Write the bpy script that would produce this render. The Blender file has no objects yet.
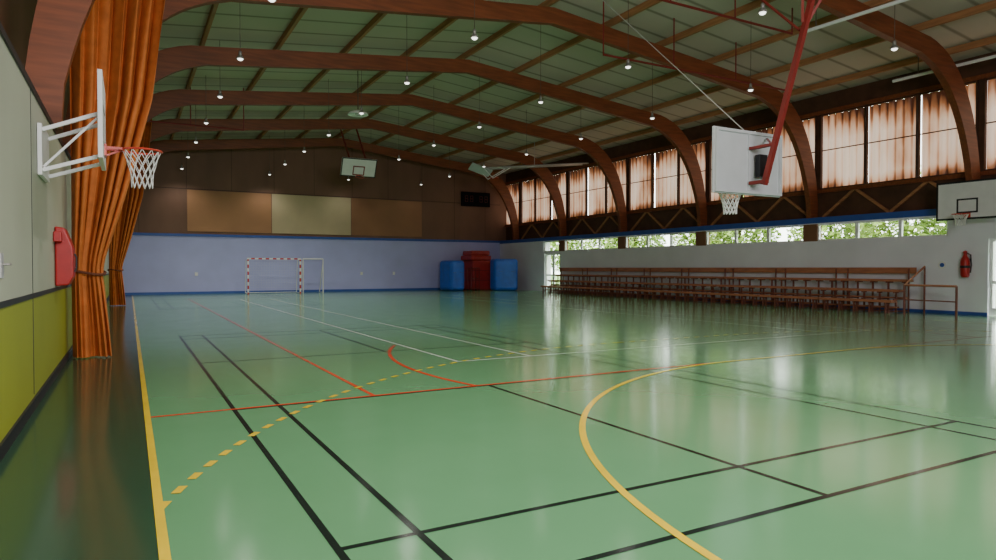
import bpy, math, random
import bmesh
from mathutils import Vector, Matrix
random.seed(4)
PI = math.pi
scene = bpy.context.scene
col = scene.collection
ORD = ['first','second','third','fourth','fifth','sixth','seventh','eighth','ninth','tenth','eleventh','twelfth']

# ---------------------------------------------------------------- materials
def nodes_of(m):
    m.use_nodes = True
    nt = m.node_tree
    return nt, nt.nodes, nt.links, nt.nodes['Principled BSDF']

def mat(name, base, rough=0.6, noise=0.12, scale=3.0, metal=0.0, bump=0.0, spec=0.5, stretch=(1,1,1), emit=0.0):
    m = bpy.data.materials.new(name)
    nt, N, L, b = nodes_of(m)
    tc = N.new('ShaderNodeTexCoord'); mp = N.new('ShaderNodeMapping')
    mp.inputs['Scale'].default_value = stretch
    nz = N.new('ShaderNodeTexNoise'); nz.inputs['Scale'].default_value = scale; nz.inputs['Detail'].default_value = 4
    cr = N.new('ShaderNodeValToRGB')
    lo = [max(0, c*(1-noise)) for c in base]; hi = [min(1, c*(1+noise)) for c in base]
    cr.color_ramp.elements[0].color = (*lo, 1); cr.color_ramp.elements[1].color = (*hi, 1)
    cr.color_ramp.elements[0].position = 0.3; cr.color_ramp.elements[1].position = 0.7
    L.new(tc.outputs['Object'], mp.inputs['Vector']); L.new(mp.outputs['Vector'], nz.inputs['Vector'])
    L.new(nz.outputs['Fac'], cr.inputs['Fac']); L.new(cr.outputs['Color'], b.inputs['Base Color'])
    b.inputs['Roughness'].default_value = rough; b.inputs['Metallic'].default_value = metal
    b.inputs['Specular IOR Level'].default_value = spec
    if emit:
        L.new(cr.outputs['Color'], b.inputs['Emission Color']); b.inputs['Emission Strength'].default_value = emit
    if bump:
        bp = N.new('ShaderNodeBump'); bp.inputs['Strength'].default_value = bump
        L.new(nz.outputs['Fac'], bp.inputs['Height']); L.new(bp.outputs['Normal'], b.inputs['Normal'])
    return m

M = {}
M['arch'] = mat('glulam', (0.215,0.058,0.019), 0.5, 0.25, 2.0, stretch=(0.6,6,6))
M['purlin'] = mat('purlin_wood', (0.38,0.17,0.072), 0.6, 0.25, 2.0, stretch=(6,0.5,6))
M['brownwall'] = mat('brown_panel', (0.205,0.102,0.064), 0.6, 0.15, 0.8, stretch=(1,1,0.3))
M['seam'] = mat('brown_seam', (0.07,0.033,0.02), 0.6, 0.15, 2)
M['darkwood'] = mat('dark_wood', (0.085,0.034,0.018), 0.6, 0.3, 2.0)
M['tan'] = mat('tan_panel', (0.45,0.22,0.105), 0.6, 0.12, 0.6)
M['cream'] = mat('cream_panel', (0.56,0.45,0.28), 0.6, 0.1, 0.6)
M['tan2'] = mat('brown_tan_panel', (0.33,0.155,0.078), 0.6, 0.12, 0.6)
M['post'] = mat('brown_post', (0.22,0.10,0.05), 0.6, 0.12, 0.6)
M['lavender'] = mat('lavender_paint', (0.46,0.48,0.84), 0.5, 0.06, 0.7)
M['whitewall'] = mat('white_paint', (0.84,0.84,0.92), 0.5, 0.05, 0.7)
M['blue'] = mat('blue_paint', (0.035,0.10,0.42), 0.45, 0.1, 2)
M['black'] = mat('black_paint', (0.012,0.012,0.016), 0.5, 0.1, 3)
M['white'] = mat('white_enamel', (0.80,0.80,0.80), 0.4, 0.04, 4)
M['whitepaint'] = mat('white_steel', (0.80,0.80,0.80), 0.4, 0.05, 4)
M['net'] = mat('net_cord', (0.8,0.8,0.78), 0.8, 0.05, 8)
M['red'] = mat('red_steel', (0.21,0.020,0.015), 0.55, 0.12, 4)
M['hoopred'] = mat('rim_red', (0.55,0.04,0.02), 0.35, 0.1, 6)
M['firered'] = mat('fire_red', (0.42,0.012,0.012), 0.4, 0.1, 6)
M['grey'] = mat('grey_steel', (0.50,0.50,0.50), 0.35, 0.08, 4, metal=0.3)
M['cable'] = mat('steel_cable', (0.55,0.55,0.52), 0.4, 0.05, 4, metal=0.4)
M['curtain'] = mat('orange_curtain', (0.53,0.145,0.025), 0.8, 0.15, 6.0, bump=0.1)
M['cord'] = mat('tie_cord', (0.12,0.03,0.01), 0.8, 0.1, 8)
M['bench'] = mat('bench_wood', (0.44,0.17,0.085), 0.45, 0.25, 2.0, stretch=(6,0.8,6))
M['benchsteel'] = mat('bench_steel', (0.22,0.070,0.045), 0.5, 0.15, 4)
M['matblue'] = mat('blue_vinyl', (0.02,0.125,0.62), 0.4, 0.12, 3, bump=0.05)
M['matred'] = mat('red_vinyl', (0.46,0.03,0.03), 0.45, 0.12, 3, bump=0.05)
M['lampgrey'] = mat('lamp_metal', (0.30,0.29,0.27), 0.4, 0.1, 6, metal=0.4)
M['rod'] = mat('lamp_rod', (0.10,0.07,0.05), 0.5, 0.1, 6)
M['bulb'] = mat('lamp_glow', (1.0,0.97,0.9), 0.4, 0.02, 6, emit=3.0)
M['leaf'] = mat('leaf', (0.25,0.38,0.065), 0.7, 0.35, 0.8)
M['trunk'] = mat('bark', (0.10,0.07,0.045), 0.8, 0.3, 3)
M['lawn'] = mat('lawn', (0.12,0.22,0.04), 0.9, 0.3, 0.5)
M['board'] = mat('scoreboard_black', (0.008,0.008,0.010), 0.85, 0.1, 3, spec=0.1)
M['digit'] = mat('digit_red', (0.10,0.012,0.008), 0.5, 0.1, 3)
M['boardgrey'] = mat('board_back', (0.55,0.57,0.59), 0.5, 0.05, 3)
# floor line paints
LR = 0.15
M['l_yellow'] = mat('yellow_line', (0.80,0.56,0.025), LR, 0.1, 2)
M['l_black'] = mat('black_line', (0.010,0.018,0.015), LR, 0.1, 2)
M['l_red'] = mat('red_line', (0.75,0.070,0.02), LR, 0.1, 2)
M['l_white'] = mat('white_line', (0.70,0.74,0.68), LR, 0.08, 2)

def floor_mat():
    m = bpy.data.materials.new('green_floor'); nt, N, L, b = nodes_of(m)
    tc = N.new('ShaderNodeTexCoord')
    n1 = N.new('ShaderNodeTexNoise'); n1.inputs['Scale'].default_value = 0.22; n1.inputs['Detail'].default_value = 4
    n2 = N.new('ShaderNodeTexNoise'); n2.inputs['Scale'].default_value = 1.6; n2.inputs['Detail'].default_value = 5
    L.new(tc.outputs['Object'], n1.inputs['Vector']); L.new(tc.outputs['Object'], n2.inputs['Vector'])
    mx = N.new('ShaderNodeMix'); mx.data_type = 'FLOAT'; mx.inputs[0].default_value = 0.3
    L.new(n1.outputs['Fac'], mx.inputs[2]); L.new(n2.outputs['Fac'], mx.inputs[3])
    cr = N.new('ShaderNodeValToRGB')
    cr.color_ramp.elements[0].color = (0.120,0.310,0.145,1); cr.color_ramp.elements[1].color = (0.140,0.355,0.172,1)
    cr.color_ramp.elements[0].position = 0.3; cr.color_ramp.elements[1].position = 0.7
    L.new(mx.outputs[0], cr.inputs['Fac'])
    # shade left of the sideline is painted into the base colour
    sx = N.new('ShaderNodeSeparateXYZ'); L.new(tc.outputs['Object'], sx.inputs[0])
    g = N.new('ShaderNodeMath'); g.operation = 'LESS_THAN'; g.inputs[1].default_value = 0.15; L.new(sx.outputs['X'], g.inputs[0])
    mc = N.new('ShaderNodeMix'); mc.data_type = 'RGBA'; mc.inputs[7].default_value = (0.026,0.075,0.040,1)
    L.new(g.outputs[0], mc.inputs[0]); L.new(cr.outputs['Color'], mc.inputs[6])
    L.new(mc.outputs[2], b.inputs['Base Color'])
    rr = N.new('ShaderNodeMapRange'); rr.inputs['To Min'].default_value = 0.11; rr.inputs['To Max'].default_value = 0.17
    L.new(n2.outputs['Fac'], rr.inputs['Value']); L.new(rr.outputs['Result'], b.inputs['Roughness'])
    b.inputs['Specular IOR Level'].default_value = 0.6
    bp = N.new('ShaderNodeBump'); bp.inputs['Strength'].default_value = 0.02; bp.inputs['Distance'].default_value = 0.02
    L.new(n1.outputs['Fac'], bp.inputs['Height']); L.new(bp.outputs['Normal'], b.inputs['Normal'])
    return m
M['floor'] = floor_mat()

def split_mat(name, low, high, z):
    m = bpy.data.materials.new(name); nt, N, L, b = nodes_of(m)
    tc = N.new('ShaderNodeTexCoord'); sx = N.new('ShaderNodeSeparateXYZ'); L.new(tc.outputs['Object'], sx.inputs[0])
    g = N.new('ShaderNodeMath'); g.operation = 'GREATER_THAN'; g.inputs[1].default_value = z; L.new(sx.outputs['Z'], g.inputs[0])
    nz = N.new('ShaderNodeTexNoise'); nz.inputs['Scale'].default_value = 1.0; L.new(tc.outputs['Object'], nz.inputs['Vector'])
    mx = N.new('ShaderNodeMix'); mx.data_type = 'RGBA'; mx.inputs[6].default_value = (*low,1); mx.inputs[7].default_value = (*high,1)
    L.new(g.outputs[0], mx.inputs[0])
    hs = N.new('ShaderNodeHueSaturation'); L.new(mx.outputs[2], hs.inputs['Color'])
    mr = N.new('ShaderNodeMapRange'); mr.inputs['To Min'].default_value = 0.9; mr.inputs['To Max'].default_value = 1.1
    L.new(nz.outputs['Fac'], mr.inputs['Value']); L.new(mr.outputs['Result'], hs.inputs['Value'])
    L.new(hs.outputs['Color'], b.inputs['Base Color']); b.inputs['Roughness'].default_value = 0.55
    return m
M['leftwall'] = split_mat('cream_over_yellow', (0.28,0.31,0.02), (0.43,0.45,0.36), 1.2)

def roof_mat():
    m = bpy.data.materials.new('green_roof_sheet'); nt, N, L, b = nodes_of(m)
    tc = N.new('ShaderNodeTexCoord')
    wv = N.new('ShaderNodeTexWave'); wv.bands_direction = 'Y'; wv.inputs['Scale'].default_value = 0.26; wv.inputs['Distortion'].default_value = 0.0
    L.new(tc.outputs['Object'], wv.inputs['Vector'])
    cr = N.new('ShaderNodeValToRGB')
    cr.color_ramp.elements[0].color = (0.25,0.22,0.17,1); cr.color_ramp.elements[1].color = (0.52,0.47,0.40,1)
    cr.color_ramp.elements[0].position = 0.0; cr.color_ramp.elements[1].position = 0.05
    L.new(wv.outputs['Fac'], cr.inputs['Fac']); L.new(cr.outputs['Color'], b.inputs['Base Color'])
    b.inputs['Roughness'].default_value = 0.7
    return m
M['roof'] = roof_mat()

def sheet_mat():
    m = bpy.data.materials.new('translucent_sheet'); nt, N, L, b = nodes_of(m)
    geo = N.new('ShaderNodeNewGeometry'); mp = N.new('ShaderNodeMapping'); mp.inputs['Scale'].default_value = (1,1.0,0.4)
    L.new(geo.outputs['Position'], mp.inputs['Vector'])
    nz = N.new('ShaderNodeTexNoise'); nz.inputs['Scale'].default_value = 0.9; nz.inputs['Detail'].default_value = 4; nz.inputs['Roughness'].default_value = 0.5
    L.new(mp.outputs['Vector'], nz.inputs['Vector'])
    ns = N.new('ShaderNodeMath'); ns.operation = 'MULTIPLY_ADD'; ns.inputs[1].default_value = 0.62; ns.inputs[2].default_value = 0.225
    L.new(nz.outputs['Fac'], ns.inputs[0])
    sx = N.new('ShaderNodeSeparateXYZ'); L.new(geo.outputs['Position'], sx.inputs[0])
    # ribs of the sheet let less light through
    m1 = N.new('ShaderNodeMath'); m1.operation = 'MULTIPLY'; m1.inputs[1].default_value = 2*PI/0.29; L.new(sx.outputs['Y'], m1.inputs[0])
    m2 = N.new('ShaderNodeMath'); m2.operation = 'SINE'; L.new(m1.outputs[0], m2.inputs[0])
    mp2 = N.new('ShaderNodeMath'); mp2.operation = 'POWER'
    ab = N.new('ShaderNodeMath'); ab.operation = 'MULTIPLY_ADD'; ab.inputs[1].default_value = 0.5; ab.inputs[2].default_value = 0.5; L.new(m2.outputs[0], ab.inputs[0])
    L.new(ab.outputs[0], mp2.inputs[0]); mp2.inputs[1].default_value = 4.0
    m3 = N.new('ShaderNodeMath'); m3.operation = 'MULTIPLY_ADD'; m3.inputs[1].default_value = -0.09; L.new(mp2.outputs[0], m3.inputs[0]); L.new(ns.outputs[0], m3.inputs[2])
    # upper and lower ends of the sheets are stained darker
    zr = N.new('ShaderNodeMapRange'); zr.inputs['From Min'].default_value = 6.5; zr.inputs['From Max'].default_value = 7.55; zr.inputs['To Min'].default_value = 0.0; zr.inputs['To Max'].default_value = -0.24
    L.new(sx.outputs['Z'], zr.inputs['Value'])
    zb = N.new('ShaderNodeMapRange'); zb.inputs['From Min'].default_value = 4.6; zb.inputs['From Max'].default_value = 5.05; zb.inputs['To Min'].default_value = -0.17; zb.inputs['To Max'].default_value = 0.0
    L.new(sx.outputs['Z'], zb.inputs['Value'])
    m4 = N.new('ShaderNodeMath'); m4.operation = 'ADD'; L.new(m3.outputs[0], m4.inputs[0]); L.new(zr.outputs['Result'], m4.inputs[1])
    m5 = N.new('ShaderNodeMath'); m5.operation = 'ADD'; L.new(m4.outputs[0], m5.inputs[0]); L.new(zb.outputs['Result'], m5.inputs[1])
    cr = N.new('ShaderNodeValToRGB'); e = cr.color_ramp.elements
    e[0].position = 0.29; e[0].color = (0.05,0.016,0.008,1); e[1].position = 0.60; e[1].color = (0.90,0.70,0.54,1)
    k = e.new(0.38); k.color = (0.33,0.125,0.050,1); k = e.new(0.47); k.color = (0.72,0.44,0.28,1)
    L.new(m5.outputs[0], cr.inputs['Fac'])
    L.new(cr.outputs['Color'], b.inputs['Base Color']); L.new(cr.outputs['Color'], b.inputs['Emission Color'])
    b.inputs['Emission Strength'].default_value = 0.85; b.inputs['Roughness'].default_value = 0.5
    return m
M['sheet'] = sheet_mat()

def glass_mat():
    m = bpy.data.materials.new('clear_glass'); m.use_nodes = True
    nt = m.node_tree; N = nt.nodes; L = nt.links; N.remove(N['Principled BSDF'])
    t = N.new('ShaderNodeBsdfTransparent'); t.inputs['Color'].default_value = (0.95,0.98,0.94,1)
    g = N.new('ShaderNodeBsdfGlossy'); g.inputs['Roughness'].default_value = 0.03
    mx = N.new('ShaderNodeMixShader'); mx.inputs[0].default_value = 0.05
    L.new(t.outputs[0], mx.inputs[1]); L.new(g.outputs[0], mx.inputs[2])
    L.new(mx.outputs[0], N['Material Output'].inputs['Surface'])
    return m
M['glass'] = glass_mat()

def stripe_mat(name, axis):
    m = bpy.data.materials.new(name); nt, N, L, b = nodes_of(m)
    tc = N.new('ShaderNodeTexCoord'); sx = N.new('ShaderNodeSeparateXYZ'); L.new(tc.outputs['Object'], sx.inputs[0])
    md = N.new('ShaderNodeMath'); md.operation = 'PINGPONG'; md.inputs[1].default_value = 0.2; L.new(sx.outputs[axis], md.inputs[0])
    g = N.new('ShaderNodeMath'); g.operation = 'GREATER_THAN'; g.inputs[1].default_value = 0.1; L.new(md.outputs[0], g.inputs[0])
    mx = N.new('ShaderNodeMix'); mx.data_type = 'RGBA'; mx.inputs[6].default_value = (0.5,0.04,0.03,1); mx.inputs[7].default_value = (0.8,0.8,0.8,1)
    L.new(g.outputs[0], mx.inputs[0]); L.new(mx.outputs[2], b.inputs['Base Color']); b.inputs['Roughness'].default_value = 0.4
    return m
M['stripe_x'] = stripe_mat('red_white_stripe_across', 'X'); M['stripe_z'] = stripe_mat('red_white_stripe_up', 'Z')

# ---------------------------------------------------------------- mesh builder
class MB:
    def __init__(s): s.v = []; s.f = []
    def face(s, pts):
        i = len(s.v); s.v += [tuple(p) for p in pts]; s.f.append(tuple(range(i, i+len(pts)))); return s
    def box(s, x0,x1,y0,y1,z0,z1):
        i = len(s.v)
        s.v += [(x0,y0,z0),(x1,y0,z0),(x1,y1,z0),(x0,y1,z0),(x0,y0,z1),(x1,y0,z1),(x1,y1,z1),(x0,y1,z1)]
        for q in ((0,3,2,1),(4,5,6,7),(0,1,5,4),(1,2,6,5),(2,3,7,6),(3,0,4,7)): s.f.append(tuple(i+k for k in q))
        return s
    def bar(s, a, b, w, h, up=(0,0,1)):
        a = Vector(a); b = Vector(b); d = (b-a).normalized(); u = Vector(up)
        if abs(d.dot(u)) > 0.98: u = Vector((1,0,0))
        r = d.cross(u).normalized()*(w/2); u2 = r.cross(d).normalized()*(h/2)
        i = len(s.v)
        for p in (a, b):
            for q in (-r-u2, r-u2, r+u2, -r+u2): s.v.append(tuple(p+q))
        for q in ((0,1,2,3),(7,6,5,4),(0,4,5,1),(1,5,6,2),(2,6,7,3),(3,7,4,0)): s.f.append(tuple(i+k for k in q))
        return s
    def tube(s, pts, r, n=8, closed=False):
        pts = [Vector(p) for p in pts]; m = len(pts); i0 = len(s.v); pu = None
        for k in range(m):
            if closed: d = pts[(k+1)%m]-pts[k-1]
            else: d = pts[min(k+1,m-1)]-pts[max(k-1,0)]
            d.normalize()
            u = pu if pu is not None else (Vector((0,0,1)) if abs(d.z) < 0.95 else Vector((1,0,0)))
            a = (u - d*u.dot(d))
            if a.length < 1e-4: a = d.orthogonal()
            a.normalize(); b = d.cross(a); pu = a
            rr = r[k] if isinstance(r, (list,tuple)) else r
            for j in range(n):
                t = 2*PI*j/n; s.v.append(tuple(pts[k] + a*math.cos(t)*rr + b*math.sin(t)*rr))
        for k in range(m if closed else m-1):
            for j in range(n):
                A = i0+k*n+j; B = i0+k*n+(j+1)%n; C = i0+((k+1)%m)*n+(j+1)%n; D = i0+((k+1)%m)*n+j
                s.f.append((A,B,C,D))
        if not closed:
            s.f.append(tuple(i0+j for j in range(n))[::-1]); s.f.append(tuple(i0+(m-1)*n+j for j in range(n)))
        return s
    def lathe(s, prof, c=(0,0,0), n=16):
        i0 = len(s.v); m = len(prof)
        for r, z in prof:
            for j in range(n):
                t = 2*PI*j/n; s.v.append((c[0]+r*math.cos(t), c[1]+r*math.sin(t), c[2]+z))
        for k in range(m-1):
            for j in range(n):
                s.f.append((i0+k*n+j, i0+k*n+(j+1)%n, i0+(k+1)*n+(j+1)%n, i0+(k+1)*n+j))
        return s
    def prism(s, poly, axis, a, b):     # polygon extruded along an axis
        def P(p, t):
            if axis == 'y': return (p[0], t, p[1])
            if axis == 'x': return (t, p[0], p[1])
            return (p[0], p[1], t)
        i = len(s.v); n = len(poly)
        s.v += [P(p,a) for p in poly] + [P(p,b) for p in poly]
        s.f.append(tuple(range(i,i+n))); s.f.append(tuple(range(i+n,i+2*n))[::-1])
        for k in range(n): s.f.append((i+k, i+(k+1)%n, i+n+(k+1)%n, i+n+k))
        return s
    def build(s, name, m, parent=None, label=None, kind=None, smooth=False, bevel=0.0, world=True):
        me = bpy.data.meshes.new(name)
        off = Vector((0,0,0))
        if parent is not None and world:
            p = parent
            while p is not None: off += p.location; p = p.parent
        me.from_pydata([tuple(Vector(v)-off) for v in s.v], [], s.f)
        me.update()
        bm = bmesh.new(); bm.from_mesh(me); bmesh.ops.recalc_face_normals(bm, faces=bm.faces[:]); bm.to_mesh(me); bm.free()
        if smooth:
            for p_ in me.polygons: p_.use_smooth = True
        me.materials.append(m)
        o = bpy.data.objects.new(name, me); col.objects.link(o)
        if parent is not None: o.parent = parent
        if bevel:
            b = o.modifiers.new('bevel', 'BEVEL'); b.width = bevel; b.segments = 3; b.limit_method = 'ANGLE'
        if label: o['label'] = label
        if kind: o['kind'] = kind
        return o

def tag(o, label, cat, group=None):
    o['label'] = label; o['category'] = cat
    if group: o['group'] = group
    return o
def thing(name, label, cat, loc=(0,0,0), group=None):
    o = bpy.data.objects.new(name, None); col.objects.link(o); o.location = loc; o.empty_display_size = 0.2
    return tag(o, label, cat, group)
def dup(root, loc, label=None):
    r = root.copy(); col.objects.link(r); r.location = loc
    if label: r['label'] = label
    for ch in list(root.children):
        c = ch.copy(); col.objects.link(c); c.parent = r
        for g in list(ch.children):
            d = g.copy(); col.objects.link(d); d.parent = c
    return r
def struct(name, mb, m, parent=None, **k): return mb.build(name, m, parent, kind='structure', **k)

# ---------------------------------------------------------------- hall dimensions (m)
XL, XR, YB, YF = -0.9, 23.5, 42.0, -3.0
ZL = 3.45                    # top of the low wall
CX = 11.3                    # roof ridge
def roof_z(x): return 9.72 - 0.108*abs(x-CX)
ARCH_Y = [5.45 + 5.75*k for k in range(7)]

# floor
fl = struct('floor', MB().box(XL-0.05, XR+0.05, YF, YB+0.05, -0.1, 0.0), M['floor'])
# ------------- painted lines (flat paint on the floor)
class Paint(MB):
    def seg(s, x0,y0,x1,y1,w,z):
        a = Vector((x0,y0,0)); b = Vector((x1,y1,0)); d = (b-a).normalized(); n = Vector((-d.y,d.x,0))*w/2
        return s.face([(p.x,p.y,z) for p in (a-n,b-n,b+n,a+n)])
    def arc(s, cx,cy,r,a0,a1,w,z,n=48,clip=None,dash=None):
        if dash: n = int(abs(a1-a0)*r/(dash))
        for k in range(n):
            if dash and k % 2: continue
            t0 = a0+(a1-a0)*k/n; t1 = a0+(a1-a0)*(k+1)/n
            if clip is not None and not (clip[0] <= cx+r*math.cos(t0) <= clip[1]): continue
            sub = 2 if dash else 1
            for q in range(sub):
                u0 = t0+(t1-t0)*q/sub; u1 = t0+(t1-t0)*(q+1)/sub
                s.face([(cx+(r+e)*math.cos(u), cy+(r+e)*math.sin(u), z) for u,e in ((u0,-w/2),(u1,-w/2),(u1,w/2),(u0,w/2))])
        return s
HC = 10.10
z1,z2,z3,z4,z5 = 0.0020,0.0026,0.0032,0.0038,0.0044
def badminton(y0):
    p = Paint(); w = 0.045
    x0,x1,y1 = 0.96,7.06,y0+13.4
    for x in (x0,x0+0.46,x1-0.46,x1): p.seg(x,y0,x,y1,w,z1)
    for y in (y0,y0+0.74,y1-0.74,y1): p.seg(x0,y,x1,y,w,z1+0.0002)
    for y in (y0+4.72,y1-4.72): p.seg(x0,y,x1,y,w,z1+0.0002)
    xm = (x0+x1)/2
    p.seg(xm,y0,xm,y0+4.72,w,z1+0.0004); p.seg(xm,y1-4.72,xm,y1,w,z1+0.0004)
    return p
badminton(2.74).build('court_line', M['l_black'], fl, 'black badminton court lines in the foreground', 'structure')
badminton(26.9).build('court_line', M['l_black'], fl, 'black badminton court lines by the far wall', 'structure')
p = Paint(); w = 0.05
for x in (4.6,5.97,14.2,15.57): p.seg(x,9.6,x,33.4,w,z2)
for y in (9.6,33.4): p.seg(4.6,y,15.57,y,w,z2+0.0002)
p.build('court_line', M['l_white'], fl, 'white tennis court lines', 'structure')
p = Paint(); w = 0.05
for x in (2.5,17.8): p.seg(x,7.5,x,35.5,w,z3)
p.seg(0.15,7.5,17.8,7.5,w,z3+0.0002); p.seg(2.5,35.5,17.8,35.5,w,z3+0.0002)
p.arc(HC-0.15,9.07,6.3,math.radians(194.5),math.radians(150),0.06,z3+0.0004)
p.arc(HC-0.15,9.07,6.3,math.radians(-14.5),math.radians(30),0.06,z3+0.0004)
p.build('court_line', M['l_red'], fl, 'red basketball court lines and arcs', 'structure')
p = Paint(); w = 0.055
for x in (0.15,20.15): p.seg(x,1.5,x,41.5,w,z4)
for y in (1.5,41.5): p.seg(0.15,y,20.15,y,w,z4+0.0002)
for (gy,sg) in ((1.5,1),(41.5,-1)):
    p.arc(HC-1.55,gy,6.0,PI,PI-sg*PI/2,0.06,z4+0.0004); p.arc(HC+1.5,gy,6.0,0,sg*PI/2,0.06,z4+0.0004)
    p.seg(HC-1.55,gy+sg*6,HC+1.5,gy+sg*6,0.06,z4+0.0004)
p.build('court_line', M['l_yellow'], fl, 'yellow sideline and solid goal area arc', 'structure')
p = Paint()
for (gy,sg) in ((1.5,1),(41.5,-1)):
    p.arc(HC-1.5,gy,9.0,PI-sg*PI/2,PI,0.06,z5,clip=(0.2,30),dash=0.15)
    p.arc(HC+1.5,gy,9.0,sg*PI/2,0,0.06,z5,clip=(0,20.1),dash=0.15)
    for k in range(10): p.seg(HC-1.5+0.3*k,gy+sg*9,HC-1.35+0.3*k,gy+sg*9,0.06,z5)
p.build('court_line', M['l_yellow'], fl, 'yellow dashed free throw arc', 'structure')

# ---------------------------------------------------------------- walls
wl = struct('wall_left', MB().box(XL-0.8, XL, YF, YB+0.8, 0, ZL), M['leftwall'])
sm = MB()
for y in (3.4, 8.6, 14.9, 20.6, 26.4, 32.1): sm.box(XL, XL+0.004, y-0.012, y+0.012, 0.15, ZL-0.03)
sm.build('seam', M['black'], wl, 'thin black vertical joint', 'structure')
struct('trim_1', MB().box(XL, XL+0.012, YF, YB, 1.18, 1.23), M['black'])
struct('trim_2', MB().box(XL-0.02, XL+0.02, YF, YB, ZL-0.05, ZL+0.015), M['black'])
struct('baseboard_left', MB().box(XL, XL+0.02, YF, YB, 0, 0.12), M['black'])
MB().box(XL-0.82, XL-0.7, YF, YB+0.8, ZL, 8.45).build('upper_wall', M['brownwall'], wl, 'dark brown upper wall', 'structure')

wb = struct('wall_back', MB().box(XL-0.8, XR+0.8, YB, YB+0.8, 0, ZL), M['lavender'])
poly = [(XL-0.8,ZL),(XR+0.8,ZL),(XR+0.8,roof_z(XR+0.8)+.05),(CX,9.78),(XL-0.8,roof_z(XL-0.8)+.05)]
MB().prism(poly,'y',YB,YB+0.8).build('upper_wall', M['brownwall'], wb, 'brown panelled upper wall', 'structure')
for (xa,xb,mm,lab) in ((2.95,7.58,'tan','orange tan board panel'),(7.62,12.5,'cream','pale cream board panel'),(12.54,17.4,'tan2','mid brown board panel')):
    MB().box(xa,xb,YB-0.03,YB,3.62,6.0).build('wall_panel', M[mm], wb, lab, 'structure')
sm = MB()
for k in range(11):
    x = 0.5+2.42*k
    zz = 6.05 if 2.9 < x < 17.5 else ZL
    if x < XR: sm.box(x-0.012,x+0.012,YB-0.006,YB,zz,roof_z(x)-0.1)
sm.box(XL,XR,YB-0.008,YB,6.03,6.07)
sm.build('seam', M['seam'], wb, None, 'structure')
struct('trim_3', MB().box(XL,XR,YB-0.04,YB,ZL-0.13,ZL+0.02), M['blue'])
struct('baseboard_back', MB().box(XL,XR,YB-0.02,YB,0,0.14), M['blue'])

# right wall: low part with strip of windows, upper part with translucent sheets
SZ0, SZ1 = 2.55, 3.22
SY0, SY1 = 11.9, 36.2
D1 = (34.35,36.1,2.42); D2 = (8.9,10.72,2.42)
r = MB()
r.box(XR,XR+0.5,YF,D2[0],0,SZ0); r.box(XR,XR+0.5,D2[0],D2[1],D2[2],SZ0); r.box(XR,XR+0.5,D2[1],D1[0],0,SZ0)
r.box(XR,XR+0.5,D1[0],D1[1],D1[2],SZ0); r.box(XR,XR+0.5,D1[1],YB,0,SZ0)
r.box(XR,XR+0.5,YF,SY0,SZ0,SZ1); r.box(XR,XR+0.5,SY1,YB,SZ0,SZ1); r.box(XR,XR+0.5,YF,YB,SZ1,ZL)
wr = struct('wall_right', r, M['whitewall'])
struct('trim_4', MB().box(XR-0.03,XR+0.1,YF,YB,SZ1+0.03,ZL+0.02), M['blue'])
struct('baseboard_right', MB().box(XR-0.015,XR,D2[1],D1[0],0,0.1), M['blue'])
UZ0, UZ1 = 4.6, 7.55
UX = XR+0.5
u = MB(); u.box(UX,UX+0.3,YF,YB+0.8,ZL,UZ0); u.box(UX,UX+0.3,YF,YB+0.8,UZ1,8.42)
bays = [(YF+0.1, ARCH_Y[0])] + [(ARCH_Y[k],ARCH_Y[k+1]) for k in range(6)] + [(ARCH_Y[6], YB+0.2)]
for y in ARCH_Y: u.box(UX,UX+0.3,y-0.08,y+0.08,UZ0,UZ1)
u.build('upper_wall', M['darkwood'], wr, 'dark timber upper wall', 'structure')
for k in range(6):
    y0,y1 = ARCH_Y[k]+0.25, ARCH_Y[k+1]-0.25; n = 2
    for q in range(n):
        a = y0+(y1-y0)*q/n; b = y0+(y1-y0)*(q+1)/n; m_ = (a+b)/2
        for (e,f_) in (((a,ZL+0.05),(m_,UZ0-0.1)),((m_,UZ0-0.1),(b,ZL+0.05))):
            MB().bar((UX-0.05,e[0],e[1]),(UX-0.05,f_[0],f_[1]),0.08,0.1).build('brace', M['purlin'], wr, 'diagonal brown timber brace', 'structure')
for (a,b) in ((UZ0-0.14,UZ0),(UZ1,UZ1+0.14)):
    MB().box(UX-0.12,UX,YF,YB,a,b).build('rail', M['arch'], wr, 'brown timber rail', 'structure')

wn = 0
def sheet_panel(y0,y1):
    global wn; wn += 1
    f = MB(); t = 0.05
    f.box(UX-0.06,UX+0.06,y0,y0+t,UZ0,UZ1); f.box(UX-0.06,UX+0.06,y1-t,y1,UZ0,UZ1)
    f.box(UX-0.06,UX+0.06,y0+t,y1-t,UZ0,UZ0+t); f.box(UX-0.06,UX+0.06,y0+t,y1-t,UZ1-t,UZ1)
    zc = UZ0+(UZ1-UZ0)*0.52; f.box(UX+0.0,UX+0.04,y0+t,y1-t,zc-0.018,zc+0.018)
    fo = struct('window_%d' % wn, f, M['darkwood'])
    s = MB(); n = int((y1-y0-2*t)/0.03)
    for k in range(n+1):
        y = y0+t+(y1-y0-2*t)*k/n; x = UX+0.08+0.03*math.sin(2*PI*y/0.29)
        s.v += [(x,y,UZ0+t),(x,y,UZ1-t)]
    for k in range(n): s.f.append((2*k,2*k+2,2*k+3,2*k+1))
    s.build('sheet', M['sheet'], fo, 'corrugated translucent orange sheet', 'structure')
for (a,b) in bays:
    a += 0.08; b -= 0.08; n = max(1, round((b-a)/1.8))
    for q in range(n): sheet_panel(a+(b-a)*q/n+0.006, a+(b-a)*(q+1)/n-0.006)

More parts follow.
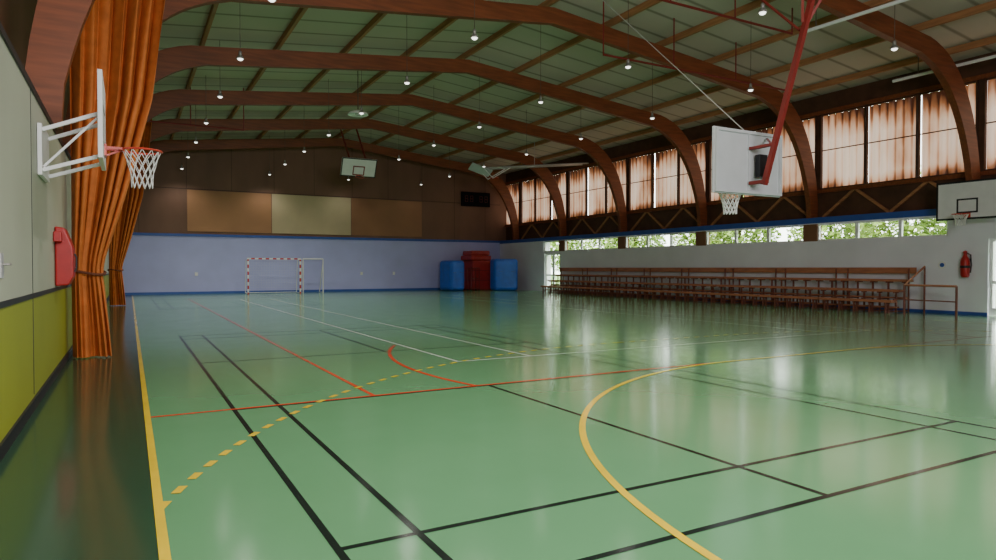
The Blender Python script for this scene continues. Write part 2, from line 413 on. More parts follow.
def strip_pane(y0,y1):
    global wn; wn += 1
    f = MB(); t = 0.06; x0,x1 = XR+0.06,XR+0.16
    f.box(x0,x1,y0,y0+t,SZ0,SZ1); f.box(x0,x1,y1-t,y1,SZ0,SZ1); f.box(x0,x1,y0+t,y1-t,SZ0,SZ0+t); f.box(x0,x1,y0+t,y1-t,SZ1-t,SZ1)
    fo = struct('window_%d' % wn, f, M['whitepaint'])
    MB().box(XR+0.10,XR+0.11,y0+t,y1-t,SZ0+t,SZ1-t).build('pane', M['glass'], fo, None, 'structure')
edges = [SY0] + [y for y in ARCH_Y if SY0+1 < y < SY1-1] + [SY1]
tn = 5
for k in range(len(edges)-1):
    a,b = edges[k], edges[k+1]
    if k > 0:
        struct('trim_%d' % tn, MB().box(XR+0.02,XR+0.3,a-0.3,a+0.3,SZ0,SZ1), M['post']); tn += 1; a += 0.3
    if k < len(edges)-2: b -= 0.3
    n = max(1, round((b-a)/1.65))
    for q in range(n): strip_pane(a+(b-a)*q/n, a+(b-a)*(q+1)/n)

def glazed_door(n, y0, y1, h):
    t = 0.09; x0,x1 = XR+0.1,XR+0.18
    ym = (y0+y1)/2; f = MB()
    for (a,b) in ((y0,ym-0.01),(ym+0.01,y1)):
        f.box(x0,x1,a,a+t,0,h); f.box(x0,x1,b-t,b,0,h); f.box(x0,x1,a+t,b-t,h-t,h); f.box(x0,x1,a+t,b-t,0,0.25); f.box(x0,x1,a+t,b-t,1.0,1.1)
    d = struct('door_%d' % n, f, M['whitepaint'])
    for (a,b) in ((y0,ym-0.01),(ym+0.01,y1)):
        MB().box(XR+0.13,XR+0.14,a+t,b-t,0.25,1.0).build('pane', M['glass'], d, None, 'structure')
        MB().box(XR+0.13,XR+0.14,a+t,b-t,1.1,h-t).build('pane', M['glass'], d, None, 'structure')
    MB().tube([(XR+0.1,ym-0.06,1.05),(XR+0.04,ym-0.06,1.05),(XR+0.04,ym-0.18,1.05)],0.012).build('door_handle', M['grey'], d, None, 'structure')
glazed_door(1,*D1); glazed_door(2,*D2)
struct('wall_front', MB().box(XL-0.8,XR+0.8,YF-0.3,YF,0,10.1), M['brownwall'])

# roof
rf = MB()
for (xa,xb) in ((XL-0.9,CX),(CX,XR+0.9)):
    rf.prism([(xa,roof_z(xa)),(xb,roof_z(xb)),(xb,roof_z(xb)+0.12),(xa,roof_z(xa)+0.12)],'y',YF-0.3,YB+0.9)
ce = struct('ceiling', rf, M['roof'])
for k in range(11):
    x = CX + (k-5)*2.3
    z = roof_z(x)-0.005
    MB().box(x-0.05,x+0.05,YF,YB,z-0.2,z).build('purlin', M['purlin'], ce, None, 'structure')

# arches
def arch_profile():
    pts = [(23.62,3.47,0.42)]
    P0,P1,P2 = (23.6,4.1),(23.0,8.0),(20.1,8.16)
    for k in range(0,17):
        t = k/16; a,b,c = (1-t)**2, 2*t*(1-t), t*t
        d = 0.46+0.28*math.sin(PI*min(1,t*0.9)) if t < 0.9 else 0.56
        pts.append((a*P0[0]+b*P1[0]+c*P2[0], a*P0[1]+b*P1[1]+c*P2[1], d))
    pts.append((CX,9.14,0.48))
    return pts
def arch_mesh():
    half = arch_profile(); full = half + [(2*CX-x,z,d) for (x,z,d) in half[:-1]][::-1]
    o = []; i = []
    for k,(x,z,d) in enumerate(full):
        a = full[max(k-1,0)]; b = full[min(k+1,len(full)-1)]
        t = Vector((b[0]-a[0], b[1]-a[1])).normalized(); n = Vector((t.y,-t.x))   # outward
        o.append((x+n.x*d/2, z+n.y*d/2)); i.append((x-n.x*d/2, z-n.y*d/2))
    mb = MB(); n = len(full); Y = 0.10
    for (x,z) in o: mb.v.append((x,-Y,z))
    for (x,z) in i: mb.v.append((x,-Y,z))
    for (x,z) in o: mb.v.append((x,Y,z))
    for (x,z) in i: mb.v.append((x,Y,z))
    for k in range(n-1):
        mb.f += [(k,k+1,n+k+1,n+k),(2*n+k,3*n+k,3*n+k+1,2*n+k+1),(k,2*n+k,2*n+k+1,k+1),(n+k,n+k+1,3*n+k+1,3*n+k)]
    mb.f += [(0,n,3*n,2*n),(n-1,3*n-1,4*n-1,2*n-1)]
    return mb
am = None
ALAB = ['curved laminated timber roof arch overhead nearest the camera','curved laminated timber roof arch ending beside the near right wall board',
 'brown timber roof arch landing right of the ceiling hung basketball goal','brown timber roof arch landing just left of the ceiling hung basketball goal',
 'brown timber roof arch landing third from the far wall','brown timber roof arch landing by the glazed far door','brown timber roof arch against the far wall']
for k,y in enumerate(ARCH_Y):
    if am is None: a = arch_mesh().build('roof_arch', M['arch']); am = a
    else: a = am.copy(); col.objects.link(a)
    a.location = (0,y,0); tag(a, ALAB[k], 'roof arch', 'timber roof arches')

# ---------------------------------------------------------------- pendant lamps
LX = [2.6,7.25,11.95,16.8]; LY = [9.8+4.4*k for k in range(8)]
protos = {}
for j,y in enumerate(LY):
    for i,x in enumerate(LX):
        if j == 0 and i < 2: continue
        n_in_row = i+1 if j else i-1
        lab = 'bell pendant lamp, %s from the left in the %s row from the camera' % (ORD[n_in_row-1], ORD[j])
        if i not in protos:
            t = thing('pendant_lamp', lab, 'lamp', (x,y,6.97), 'pendant lamps under the roof')
            MB().tube([(0,0,0.22),(0,0,roof_z(x)-6.97)],0.008,6).build('rod', M['rod'], t, world=False)
            MB().lathe([(0.0,0.23),(0.03,0.22),(0.042,0.19),(0.042,0.085),(0.0,0.085)],n=14).build('housing', M['lampgrey'], t, world=False, smooth=True)
            MB().lathe([(0.04,0.10),(0.06,0.095),(0.085,0.055),(0.10,0.01),(0.095,0.01),(0.075,0.05),(0.05,0.085),(0.0,0.09)],n=18).build('lamp_shade', M['lampgrey'], t, world=False, smooth=True)
            MB().lathe([(0.0,0.08),(0.045,0.065),(0.072,0.02),(0.06,-0.01),(0.035,-0.025),(0.0,-0.03)],n=14).build('bulb', M['bulb'], t, world=False, smooth=True)
            protos[i] = t
        else: dup(protos[i], (x,y,6.97), lab)
def spot(x,y,z,e,c=(1.0,0.95,0.87),size=145):
    l = bpy.data.lights.new('lamp_or_fill_spot','SPOT'); l.energy = e; l.color = c; l.spot_size = math.radians(size); l.spot_blend = 0.8; l.shadow_soft_size = 0.1
    o = bpy.data.objects.new('lamp_or_fill_spot', l); col.objects.link(o); o.location = (x,y,z)
for y in LY:
    for x,e in zip(LX,(310,290,120,40)): spot(x,y,6.90,e*(0.35 if y > 39 else 0.6 if y < 12 and x > 10 else 1.5 if y > 30 else 1.0))
for (x,y,e) in ((2.9,5.4,760),(7.25,5.4,300)): spot(x,y,6.90,e,size=95)  # extra spots added to brighten the foreground floor, no lamp bodies here

# ---------------------------------------------------------------- curtains
def curtain_mesh():
    ctrl = [(0,0.54),(0.5,0.50),(1.2,0.43),(1.42,0.40),(1.7,0.45),(2.7,0.74),(4.4,1.18),(6.2,1.42),(8.5,1.66)]
    def width(z):
        for (a,wa),(b,wb_) in zip(ctrl,ctrl[1:]):
            if a <= z <= b: return wa+(wb_-wa)*(z-a)/(b-a)
        return ctrl[-1][1]
    mb = MB(); nu,nv = 170,48; zt = 8.12
    for v in range(nv+1):
        z = zt*v/nv + (0.02 if v == 0 else 0); w = width(z)
        tie = math.exp(-((z-1.42)/0.25)**2)
        for u in range(nu+1):
            s = u/nu; ph = s*2*PI*7.0 + 0.7*math.sin(5*s+0.2*z)
            amp = (0.10+0.05*math.sin(7.1*s+1+0.3*z))*(1-0.4*tie)
            x = s*w + 0.03*math.cos(ph*1.0+0.6+0.15*z) + 0.01*math.sin(ph*2+z)
            y = amp*math.sin(ph+0.4*math.sin(z*0.7+s*6)) + 0.06*math.sin(ph*0.31+z*0.4) + 0.012*math.sin(ph*2.3)
            mb.v.append((x,y,z))
    for v in range(nv):
        for u in range(nu):
            a = v*(nu+1)+u; mb.f.append((a,a+1,a+nu+2,a+nu+1))
    return mb
c = thing('divider_curtain','tall orange dividing curtain gathered at the left wall nearest the camera','curtain',(XL+0.08,13.0,0),'orange dividing curtains')
co = curtain_mesh().build('cloth', M['curtain'], c, world=False, smooth=True)
pts = [(0.21+0.26*math.cos(t), 0.20*math.sin(t), 1.42+0.03*math.sin(2*t)) for t in [2*PI*k/24 for k in range(24)]]
MB().tube(pts,0.022,6,closed=True).build('tie_cord', M['cord'], c, world=False)
MB().box(-0.05,1.8,-0.04,0.04,8.12,8.17).build('track', M['rod'], c, world=False)
c2 = dup(c,(XL+0.22,30.5,0),'orange dividing curtain gathered at the left wall further back, toward the far wall')

# ---------------------------------------------------------------- basketball parts
def ring_pts(c, r, n=28): return [(c[0]+r*math.cos(2*PI*k/n), c[1]+r*math.sin(2*PI*k/n), c[2]) for k in range(n)]
def net_mesh(c, r0=0.22, h=0.42, t=0.006, n=12, lev=5):
    mb = MB()
    def P(k,i):
        f = k/lev; r = r0*(1-0.45*math.sin(f*PI*0.55)); a = 2*PI*(i+0.5*(k%2))/n
        return (c[0]+r*math.cos(a), c[1]+r*math.sin(a), c[2]-h*f)
    for k in range(lev):
        for i in range(n):
            for d in ((0,-1) if k%2 == 0 else (0,1)):
                mb.tube([P(k,i),P(k+1,i+d)], t, 4)
    return mb

# left wall hoop
hy = 9.5
t = thing('basketball_hoop','wall hoop with white backboard on the cream left wall before the curtain','basketball hoop',(XL,hy,2.97))
MB().box(XL+0.008,XL+0.05,hy-0.4,hy+0.4,2.56,3.14).build('wall_plate', M['white'], t)
for yy in (hy-0.33,hy+0.33):
    MB().bar((XL+0.05,yy,3.08),(-0.30,yy,3.32),0.042,0.042).build('arm', M['white'], t)
    MB().bar((XL+0.05,yy,2.62),(-0.30,yy,2.82),0.042,0.042).build('arm', M['white'], t)
MB().bar((XL+0.06,hy-0.33,2.66),(-0.30,hy-0.33,3.28),0.025,0.025).build('brace', M['white'], t)
bb = MB().box(-0.30,-0.25,hy-0.6,hy+0.6,2.77,3.78).build('backboard', M['white'], t, bevel=0.006)
ln = MB()
for (a,b,c_,d) in ((-0.3,0.3,2.98,3.02),(-0.3,0.3,3.40,3.44),(-0.3,-0.26,3.02,3.40),(0.26,0.3,3.02,3.40)): ln.box(-0.25,-0.2485,hy+a,hy+b,c_,d)
ln.build('target_square', M['black'], bb)
rc = (0.155,hy,2.97)
rm = MB().tube(ring_pts(rc,0.225),0.013,8,closed=True)
rm.bar((-0.25,hy-0.08,2.97),(-0.05,hy-0.08,2.97),0.03,0.03); rm.bar((-0.25,hy+0.08,2.97),(-0.05,hy+0.08,2.97),0.03,0.03); rm.box(-0.25,-0.225,hy-0.12,hy+0.12,2.87,3.01)
rm.bar((-0.24,hy,2.88),(-0.07,hy,2.96),0.03,0.02); rm.box(-0.10,-0.05,hy-0.1,hy+0.1,2.955,2.975)
rm = rm.build('rim', M['hoopred'], t, smooth=False)
net_mesh(rc,0.215,0.46,0.0048).build('net', M['net'], rm)

# ceiling hung main goal
bx,by = 10.15,8.62
t = thing('basketball_goal','large basketball goal hung from the roof on a red mast, backboard seen from behind','basketball goal',(bx,by,3.0))
bb = MB().box(bx-0.9,bx+0.9,by,by+0.05,2.87,4.07).build('backboard', M['boardgrey'], t, bevel=0.01)
ln = MB()
for (a,b,c_,d) in ((-0.9,0.9,2.87,2.92),(-0.9,0.9,4.02,4.07),(-0.9,-0.85,2.92,4.02),(0.85,0.9,2.92,4.02),(-0.3,0.3,3.05,3.1),(-0.3,0.3,3.45,3.5),(-0.3,-0.25,3.1,3.45),(0.25,0.3,3.1,3.45)):
    ln.box(bx+a,bx+b,by+0.05,by+0.052,c_,d)
ln.build('board_line', M['black'], bb)
fr = MB()
for x in (-0.86,0.86): fr.box(bx+x-0.03,bx+x+0.03,by-0.05,by,2.89,4.05)
for z in (2.89,4.0): fr.box(bx-0.83,bx+0.83,by-0.05,by,z,z+0.05)
fr.box(bx-0.02,bx+0.02,by-0.03,by,2.94,4.0)
fr.build('board_frame', M['boardgrey'], t)
MB().bar((bx,by-0.36,3.02),(bx,6.35,9.2),0.085,0.085,(1,0,0)).build('mast', M['red'], t)
hd = MB(); hd.box(bx-0.05,bx+0.05,by-0.42,by-0.05,3.05,3.11); hd.box(bx-0.045,bx+0.045,by-0.55,by-0.05,3.7,3.75)
hd.bar((bx+0.05,by-0.5,3.72),(bx+0.45,by-0.05,3.95),0.028,0.028); hd.bar((bx,by-0.4,3.1),(bx+0.42,by-0.05,3.55),0.028,0.028)
hd.build('bracket', M['red'], t)
gm = MB(); gm.box(bx+0.12,bx+0.34,by-0.16,by-0.05,3.2,3.62); gm.build('height_gear', M['black'], t, 'dark gear box behind the board', bevel=0.01)
for s in (-1,1):
    MB().bar((bx+s*0.06,7.45,5.7),(bx+s*1.6,6.35,9.15),0.045,0.045).build('brace', M['red'], t)
MB().bar((bx-2.2,6.35,9.2),(bx+2.2,6.35,9.2),0.12,0.12).build('cross_beam', M['red'], t)
MB().tube([(bx-0.1,by,4.05),(bx-0.1,13.9,8.9)],0.010,6).build('cable', M['cable'], t)
MB().tube([(bx,7.55,5.6),(bx,11.1,9.2)],0.024,6).build('stay', M['red'], t)
rc = (bx,by+0.05+0.15+0.225,2.96)
rm = MB().tube(ring_pts(rc,0.225),0.012,8,closed=True); rm.box(bx-0.1,bx+0.1,by+0.05,by+0.08,2.89,3.02); rm.box(bx-0.05,bx+0.05,by+0.08,by+0.21,2.945,2.975)
rm = rm.build('rim', M['hoopred'], t); net_mesh(rc,0.215,0.42,0.009).build('net', M['net'], rm)

# right wall hoop
t = thing('basketball_hoop','white wall hoop board with black border on the near right wall','basketball hoop',(XR,10.9,3.0))
X = 22.6
bb = MB().box(X,X+0.05,10.0,11.8,3.0,4.2).build('backboard', M['white'], t)
ln = MB()
for (a,b,c_,d) in ((10.0,11.8,3.0,3.06),(10.0,11.8,4.14,4.2),(10.0,10.06,3.06,4.14),(11.74,11.8,3.06,4.14),(10.6,11.2,3.2,3.25),(10.6,11.2,3.6,3.65),(10.6,10.65,3.25,3.6),(11.15,11.2,3.25,3.6)): ln.box(X-0.002,X,a,b,c_,d)
ln.build('board_line', M['black'], bb)
for y in (10.3,11.5):
    MB().bar((X+0.05,y,3.85),(XR-0.035,y,3.38),0.07,0.07).build('arm', M['black'], t)
    MB().bar((X+0.05,y,3.12),(XR-0.003,y,3.12),0.07,0.07).build('arm', M['black'], t)
rc = (X-0.375,10.9,3.15)
rm = MB().tube(ring_pts(rc,0.225),0.014,8,closed=True); rm.box(X-0.16,X,10.84,10.96,3.13,3.17); rm.box(X-0.03,X,10.8,11.0,3.06,3.2)
rm = rm.build('rim', M['hoopred'], t); net_mesh(rc,0.215,0.35,0.008,10,4).build('net', M['net'], rm)

# far goal folded up under the roof
fx,fy,fz = 10.75,34.6,6.85
t = thing('basketball_goal','white basketball board folded up under the roof above the far wall','basketball goal',(fx,fy,fz))
def tilt(x,a,n):
    th = math.radians(25); return (fx+x, fy + a*math.sin(-th) - n*math.cos(th), fz + a*math.cos(th) - n*math.sin(th))
def tb(mb,x0,x1,a0,a1,n0,n1):
    i = len(mb.v)
    for n in (n0,n1):
        for (x,a) in ((x0,a0),(x1,a0),(x1,a1),(x0,a1)): mb.v.append(tilt(x,a,n))
    for q in ((0,1,2,3),(7,6,5,4),(0,4,5,1),(1,5,6,2),(2,6,7,3),(3,7,4,0)): mb.f.append(tuple(i+k for k in q))
m1 = MB(); tb(m1,-0.95,0.95,-0.5,0.5,-0.03,0.03); bb = m1.build('backboard', M['white'], t)
m1 = MB()
for q in ((-0.32,0.32,-0.42,-0.36),(-0.32,0.32,0.03,0.09),(-0.32,-0.26,-0.36,0.03),(0.26,0.32,-0.36,0.03)): tb(m1,*q,0.03,0.033)
m1.build('target_square', M['red'], bb)
m1 = MB()
for q in ((-0.95,0.95,-0.5,-0.45),(-0.95,0.95,0.45,0.5),(-0.95,-0.9,-0.45,0.45),(0.9,0.95,-0.45,0.45)): tb(m1,*q,0.03,0.033)
m1.build('board_line', M['black'], bb)
for s in (-0.45,0.45): MB().tube([tilt(s,0.2,-0.03),(fx+s,fy+2.2,roof_z(fx+s)-0.05)],0.05,6).build('mast', M['red'], t)
rm = MB().tube([tilt(0.225*math.cos(2*PI*k/24),-0.40,0.36+0.225*math.sin(2*PI*k/24)) for k in range(24)],0.016,6,closed=True)
tb(rm,-0.05,0.05,-0.42,-0.38,0.03,0.14)
rm.build('rim', M['hoopred'], t)

# far side goal folded against the right side
t = thing('basketball_goal','white side basketball board folded up beside the far scoreboard on long grey arms','basketball goal',(23.4,32.6,7.6))
c0 = Vector((17.4,33.2,7.05))
m1 = MB(); m1.bar(c0+Vector((-0.62,0.2,0.18)), c0+Vector((0.5,-0.1,-0.22)), 0.8, 0.05, (0.35,0.25,0.9)); m1.build('backboard', M['boardgrey'], t)
for s in (-0.3,0.3):
    MB().tube([(17.5,33.2+s,7.1),(23.85,32.2+s,7.72)],0.05,8).build('arm', M['grey'], t)
    MB().tube([(17.3,33.2+s,7.15),(17.9,33.1+s,6.55),(19.0,32.98+s,7.22)],0.03,6).build('support_frame', M['whitepaint'], t)
MB().tube([(20.4,32.4,7.4),(20.4,32.4,roof_z(20.4)-0.02)],0.02,6).build('hanger', M['grey'], t)
MB().tube([(18.1+0.225*math.cos(2*PI*k/20),33.0+0.225*math.sin(2*PI*k/20),6.6) for k in range(20)],0.02,6,closed=True).build('rim', M['hoopred'], t)

# round pale unit under the roof
t = thing('ceiling_heater','round pale dish heater hung under the roof left of the folded far board','heater',(8.05,26.0,7.65))
MB().lathe([(0.0,0.16),(0.16,0.14),(0.36,0.05),(0.42,-0.03),(0.40,-0.04),(0.33,0.02),(0.0,0.06)],(8.05,26.0,7.65),20).build('dish', M['white'], t, smooth=True)
MB().tube([(8.05,26.0,7.80),(8.05,26.0,roof_z(8.05)-0.01)],0.02,6).build('rod', M['rod'], t)
MB().lathe([(0.0,0.06),(0.1,0.05),(0.12,-0.03),(0.0,-0.06)],(8.05,26.0,7.65),14).build('burner', M['grey'], t, smooth=True)

# pale pipes under the roof near right
for (pts,lab) in (([(16.3,12.1,8.0),(16.6,7.6,8.0)],'pale grey pipe hung under the roof right of the red mast'),
                  ([(22.4,13.1,7.75),(22.4,5.0,7.75)],'pale grey pipe running above the near orange windows')):
    t = thing('ceiling_pipe', lab, 'pipe', pts[0], 'pale pipes under the roof')
    MB().tube(pts,0.05,10).build('tube', M['whitepaint'], t)
    for f in (0.1,0.9):
        p_ = Vector(pts[0]).lerp(Vector(pts[1]),f); MB().tube([p_,(p_.x,p_.y,roof_z(p_.x))],0.015,6).build('hanger', M['rod'], t)

# red hung steel rails
for (x0,x1,y,z,lab) in ((0.2,4.2,29.2,7.2,'thin red pipe rail hung under the roof by the far curtain'),(7.5,17.0,12.9,8.35,'thin red pipe rail hung under the roof across the near bay'),(12.2,20.5,15.6,7.75,'thin red pipe rail hung under the roof right of the hung goal cable')):
    t = thing('hung_rail', lab, 'rail', (x0,y,z))
    MB().tube([(x0,y,z),(x1,y,z)],0.035,8).build('rail', M['red'], t)
    n = max(2,int((x1-x0)/2.2))
    for k in range(n+1):
        x = x0+(x1-x0)*k/n; MB().tube([(x,y,z),(x,y,roof_z(x)-0.01)],0.022,6).build('hanger', M['red'], t)

# ---------------------------------------------------------------- scoreboard
t = thing('scoreboard','black scoreboard high on the brown far wall','scoreboard',(21.5,YB-0.02,5.85))
bo = MB().box(20.35,22.6,YB-0.17,YB-0.02,5.85,6.85).build('case', M['board'], t, bevel=0.02)
for x in (20.6,21.0,21.75,22.15):
    d = MB()
    for (a,b,c_,e) in ((0,0.24,0,0.04),(0,0.24,0.2,0.24),(0,0.24,0.4,0.44),(0,0.04,0,0.44),(0.2,0.24,0,0.44)): d.box(x+a,x+b,YB-0.178,YB-0.17,6.15+c_,6.15+e)
    d.build('digit', M['digit'], bo)

# ---------------------------------------------------------------- goals at far wall
gx0,gx1,gy = 5.9,8.9,40.0
t = thing('handball_goal','red and white striped handball goal against the lavender far wall','handball goal',(7.4,gy,0))
for x in (gx0,gx1-0.08): MB().box(x,x+0.08,gy,gy+0.08,0,2.0).build('post', M['stripe_z'], t)
MB().box(gx0,gx1,gy,gy+0.08,2.0,2.08).build('crossbar', M['stripe_x'], t)
sp = MB()
for x in (gx0+0.04,gx1-0.04): sp.tube([(x,gy+0.08,2.02),(x,gy+0.8,1.95),(x,gy+1.1,0.05),(x,gy+0.08,0.03)],0.02,6)
sp.tube([(gx0+0.04,gy+1.1,0.05),(gx1-0.04,gy+1.1,0.05)],0.02,6); sp.build('back_frame', M['whitepaint'], t)
nt_ = MB()
for k in range(21): x = gx0+0.04+2.92*k/20; nt_.tube([(x,gy+0.8,1.95),(x,gy+1.1,0.05)],0.002,3)
for k in range(14): f = k/13; nt_.tube([(gx0+0.04,gy+0.8+0.3*f,1.95-1.9*f),(gx1-0.04,gy+0.8+0.3*f,1.95-1.9*f)],0.002,3)
nt_.build('net', M['net'], t)
t = thing('training_goal','narrow white steel frame goal standing right of the striped goal','goal',(9.7,40.6,0))
for x in (9.15,10.35): MB().tube([(x,40.6,0),(x,40.6,2.05)],0.035,8).build('post', M['whitepaint'], t)
MB().tube([(9.15,40.6,2.05),(10.35,40.6,2.05)],0.035,8).build('crossbar', M['whitepaint'], t)
for x in (9.15,10.35): MB().tube([(x,40.6,0.03),(x,41.5,0.03),(x,40.6,1.9)],0.025,6).build('base_frame', M['whitepaint'], t)

# ---------------------------------------------------------------- crash mats
def crash(x0,x1,y0,y1,z0,z1,m,lab,n,bev=0.09,rz=0.0):
    cx_,cy_ = (x0+x1)/2,(y0+y1)/2
    t = thing('crash_mat',lab,'gym mat',(cx_,cy_,z0),'crash mats in the far right corner')
    MB().box(x0,x1,y0,y1,z0,z1).build('cover', M[m], t, bevel=bev)
    for k in range(1,n):
        z = z0+(z1-z0)*k/n; MB().box(x0-0.006,x1+0.006,y0-0.006,y1+0.006,z-0.012,z+0.012).build('seam', M['black'], t)
    zm = z0+0.6*(z1-z0)
    for x in (x0+(x1-x0)*0.25,x0+(x1-x0)*0.75):
        MB().tube([(x-0.12,y0,zm),(x-0.1,y0-0.04,zm),(x+0.1,y0-0.04,zm),(x+0.12,y0,zm)],0.018,6).build('handle', M['matred' if m == 'matred' else 'blue'], t)
    t.rotation_euler = (0,0,rz)
crash(18.25,19.35,39.3,41.0,0.0,2.0,'matblue','blue crash mat block standing leftmost in the far corner',1,0.22,0.07)
crash(20.3,22.0,40.0,41.6,0.0,2.02,'matred','dark red mat block behind the blue mats in the far corner',3)
crash(20.15,21.7,40.0,41.6,2.03,2.36,'matred','lower red mat lying on the red block in the far corner',1,0.08,0.03)
crash(20.25,21.65,40.05,41.55,2.37,2.68,'matred','topmost red mat of the pile in the far corner',1,0.08,-0.05)
crash(20.95,22.7,38.0,38.9,0.0,2.12,'matblue','wide blue crash mat standing rightmost beside the glazed door',1,0.2,-0.07)
t = thing('mat_trolley','dark red steel trolley frame in front of the red mats','trolley',(19.95,39.2,0))
f = MB()
for x in (19.65,20.25):
    f.tube([(x,39.0,0.1),(x,39.0,1.5)],0.03,6); f.tube([(x,39.5,0.1),(x,39.5,1.5)],0.03,6); f.tube([(x,39.0,1.5),(x,39.5,1.5)],0.03,6)
for z in (0.15,0.8,1.5): f.tube([(19.65,39.0,z),(20.25,39.0,z)],0.03,6)
f.build('frame', M['red'], t)
for x in (19.63,20.23):
    for d in (0,0.46): MB().tube([(x,39.02+d,0.06),(x+0.04,39.02+d,0.06)],0.06,12).build('wheel', M['black'], t)

# ---------------------------------------------------------------- bleachers
L_ = 2.66
def bleacher(lab):
    t = thing('bleacher',lab, 'bleacher', (0,0,0), 'wooden bleacher units along the right wall')
    h = L_/2-0.03
    for k,(x,z) in enumerate(((0.0,0.44),(0.5,0.78),(1.0,1.12))):
        MB().box(x,x+0.30,-h-0.01,h+0.01,z-0.085,z).build('seat', M['bench'], t, world=False, bevel=0.008)
    for (x,z) in ((0.32,0.22),(0.80,0.52)):
        MB().box(x,x+0.18,-h,h,z-0.05,z).build('footboard', M['bench'], t, world=False, bevel=0.008)
    MB().box(1.40,1.44,-h-0.026,h+0.026,1.31,1.52).build('back_rail', M['bench'], t, world=False, bevel=0.004)
    for q in range(5):
        y = (-h+0.2)+(2*h-0.4)*q/4
        f = MB()
        for (x,z) in ((0.06,0.355),(0.22,0.355),(0.64,0.695),(1.14,1.035)): f.box(x-0.025,x+0.025,y-0.025,y+0.025,0.0,z)
        if q in (0,4): f.box(1.36,1.40,y-0.02,y+0.02,0.0,1.48)
        f.box(0.0,1.40,y-0.02,y+0.02,0.03,0.07); f.box(0.0,0.26,y-0.02,y+0.02,0.315,0.355); f.box(0.12,0.64,y-0.02,y+0.02,0.13,0.17); f.box(0.5,1.14,y-0.02,y+0.02,0.43,0.47); f.box(0.5,0.76,y-0.02,y+0.02,0.655,0.695); f.box(1.0,1.4,y-0.02,y+0.02,0.995,1.035)
        f.build('frame', M['benchsteel'], t, world=False)
    return t
pr = None
for k in range(8):
    y = 12.75+L_/2+L_*k
    lab = 'wooden tiered bleacher unit, %s from the near guard rail' % ORD[k]
    if pr is None: pr = bleacher(lab); pr.location = (21.85,y,0)
    else: dup(pr,(21.85,y,0),lab)
t = thing('guard_rail','brown steel guard rail at the near end of the bleachers','guard rail',(21.9,11.4,0))
for (x,y) in ((21.75,10.75),(21.95,12.4)): MB().tube([(x,y,0),(x,y,0.95)],0.035,8).build('post', M['benchsteel'], t)
MB().tube([(21.75,10.75,0.95),(21.95,12.4,0.95)],0.035,8).build('top_rail', M['bench'], t)
MB().tube([(21.75,10.75,0.48),(21.95,12.4,0.48)],0.02,8).build('middle_rail', M['benchsteel'], t)
MB().tube([(21.95,12.4,0.95),(23.2,12.45,1.55)],0.03,8).build('stair_rail', M['bench'], t)
MB().tube([(23.2,12.45,1.55),(23.2,12.45,0)],0.03,8).build('post', M['benchsteel'], t)

# ---------------------------------------------------------------- wall fittings
ey = 11.3
t = thing('extinguisher_cover','red rounded fire extinguisher cover on the near right wall below the hoop board','fire cover',(XR,ey,1.2))
MB().lathe([(0.0,1.20),(0.09,1.20),(0.12,1.26),(0.13,1.45),(0.13,1.70),(0.11,1.80),(0.06,1.88),(0.045,1.95),(0.06,1.98),(0.05,2.04),(0.0,2.06)],(XR-0.15,ey,0),18).build('cover', M['firered'], t, smooth=True)
MB().lathe([(0.131,1.50),(0.138,1.51),(0.138,1.57),(0.131,1.58)],(XR-0.15,ey,0),18).build('strap', M['black'], t, smooth=True)
MB().tube([(XR-0.15,ey-0.05,1.98),(XR-0.17,ey-0.17,1.92),(XR-0.17,ey-0.19,1.6),(XR-0.16,ey-0.16,1.35)],0.02,8).build('hose', M['black'], t)
MB().box(XR-0.03,XR-0.002,ey-0.08,ey+0.08,1.4,1.8).build('bracket', M['black'], t)
t = thing('hose_cover','red fire equipment cover on the cream left wall beside the orange curtain','fire cover',(XL+0.002,11.2,1.25))
cv = MB(); pr_ = [(0.006,1.25),(0.16,1.26),(0.22,1.38),(0.22,1.78),(0.16,1.95),(0.12,2.06),(0.006,2.08)]
cv.prism([(XL+a,z) for a,z in pr_],'y',11.0,11.42); cv.build('cover', M['firered'], t, bevel=0.02)
MB().box(XL+0.006,XL+0.1,10.8,10.96,1.86,2.0).build('bracket', M['firered'], t, bevel=0.01)
MB().tube([(XL+0.23,11.12,1.45),(XL+0.25,11.12,1.5),(XL+0.25,11.12,1.65),(XL+0.23,11.12,1.7)],0.012,6).build('handle', M['black'], t)
t = thing('wall_plaque','small round white plaque on the right wall left of the red cover','plaque',(XR,12.05,1.6))
MB().tube([(XR,12.05,1.6),(XR-0.03,12.05,1.6)],0.13,20).build('disc', M['white'], t)
MB().tube([(XR-0.03,12.05,1.6),(XR-0.034,12.05,1.6)],0.07,16).build('emblem', M['blue'], t)
t = thing('door_latch','small grey latch plate at the edge of the near left wall','latch',(XL,6.62,1.5))
MB().box(XL,XL+0.01,6.55,6.68,1.42,1.62).build('plate', M['grey'], t)
MB().tube([(XL+0.01,6.62,1.53),(XL+0.05,6.62,1.53),(XL+0.05,6.72,1.53)],0.01,6).build('lever', M['lampgrey'], t)
for k,x in enumerate((3.4,13.2,15.4)):
    tag(MB().box(x-0.08,x+0.08,YB-0.03,YB,1.05,1.25).build('wall_socket', M['white'], bevel=0.01), 'small white socket box on the lavender far wall, %s from the left' % ORD[k], 'socket', 'far wall sockets')

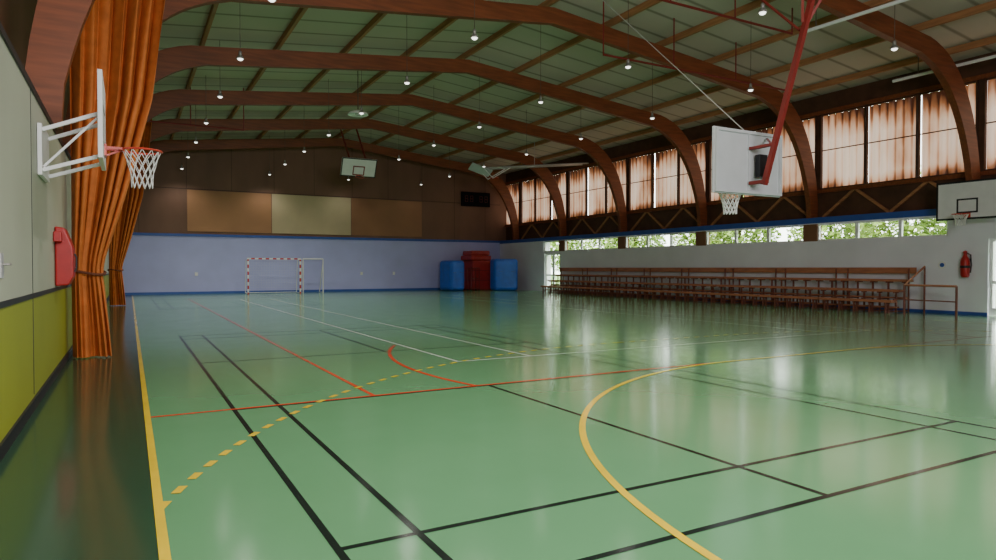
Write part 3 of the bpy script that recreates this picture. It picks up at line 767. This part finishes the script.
# ---------------------------------------------------------------- outside
struct('ground', MB().box(XR+0.6,90,-40,120,-0.4,-0.1), M['lawn'])
def tree_proto():
    t = thing('tree','','tree',(0,0,-0.1),'trees outside the strip windows')
    mb = MB(); rnd = random.Random(7)
    for k in range(3800):
        while True:
            p_ = Vector((rnd.uniform(-1,1),rnd.uniform(-1,1),rnd.uniform(-1,1)))
            if 0.35 < p_.length < 1: break
        p_ = Vector((p_.x*2.1,p_.y*2.2,p_.z*2.6+3.8))
        a = Vector((rnd.uniform(-1,1),rnd.uniform(-1,1),rnd.uniform(-1,1))).normalized(); b = a.orthogonal().normalized(); s = rnd.uniform(0.08,0.20)
        mb.face([p_-a*s, p_+b*s*0.6, p_+a*s, p_-b*s*0.6])
    mb.build('foliage', M['leaf'], t, world=False)
    MB().tube([(0,0,0),(0.05,0.1,1.8),(0,0,4.0)],[0.2,0.15,0.08],8).build('trunk', M['trunk'], t, world=False)
    return t
tp = None
for k,(x,y) in enumerate(((31,17.5),(32.5,22.2),(31,26.9),(33,31.6),(31.5,36.6),(33.5,41.6),(32.5,47),(30.5,12.6))):
    lab = 'green leafy tree outside, %s seen from the far end of the strip windows' % ORD[6-k] if k < 7 else 'green leafy tree outside the near glazed door'
    if tp is None: tp = tree_proto(); tp['label'] = lab; tp.location = (x,y,-0.1)
    else: dup(tp,(x,y,-0.1),lab)

# ---------------------------------------------------------------- light
w = bpy.data.worlds.new('World'); scene.world = w; w.use_nodes = True
bg = w.node_tree.nodes['Background']; bg.inputs['Color'].default_value = (0.94,0.98,0.95,1); bg.inputs['Strength'].default_value = 10.0
def area(loc, rot, sx, sy, e, c):
    l = bpy.data.lights.new('rear_fill','AREA'); l.shape = 'RECTANGLE'; l.size = sx; l.size_y = sy; l.energy = e; l.color = c
    o = bpy.data.objects.new('rear_fill', l); col.objects.link(o); o.location = loc; o.rotation_euler = rot
    return o
# soft fill light added behind the camera; the rear wall has no windows
area((4.0,YF+0.1,5.0),(math.radians(96),0,0),8,3,1650,(1.0,0.97,0.98))

# ---------------------------------------------------------------- camera
cam = bpy.data.cameras.new('Camera'); cam.lens = 24.0; cam.sensor_width = 36.0; cam.clip_end = 300
co_ = bpy.data.objects.new('Camera', cam); col.objects.link(co_)
co_.location = (0,0,1.5); co_.rotation_euler = (math.radians(90-1.03),0,math.radians(-29.06))
scene.camera = co_
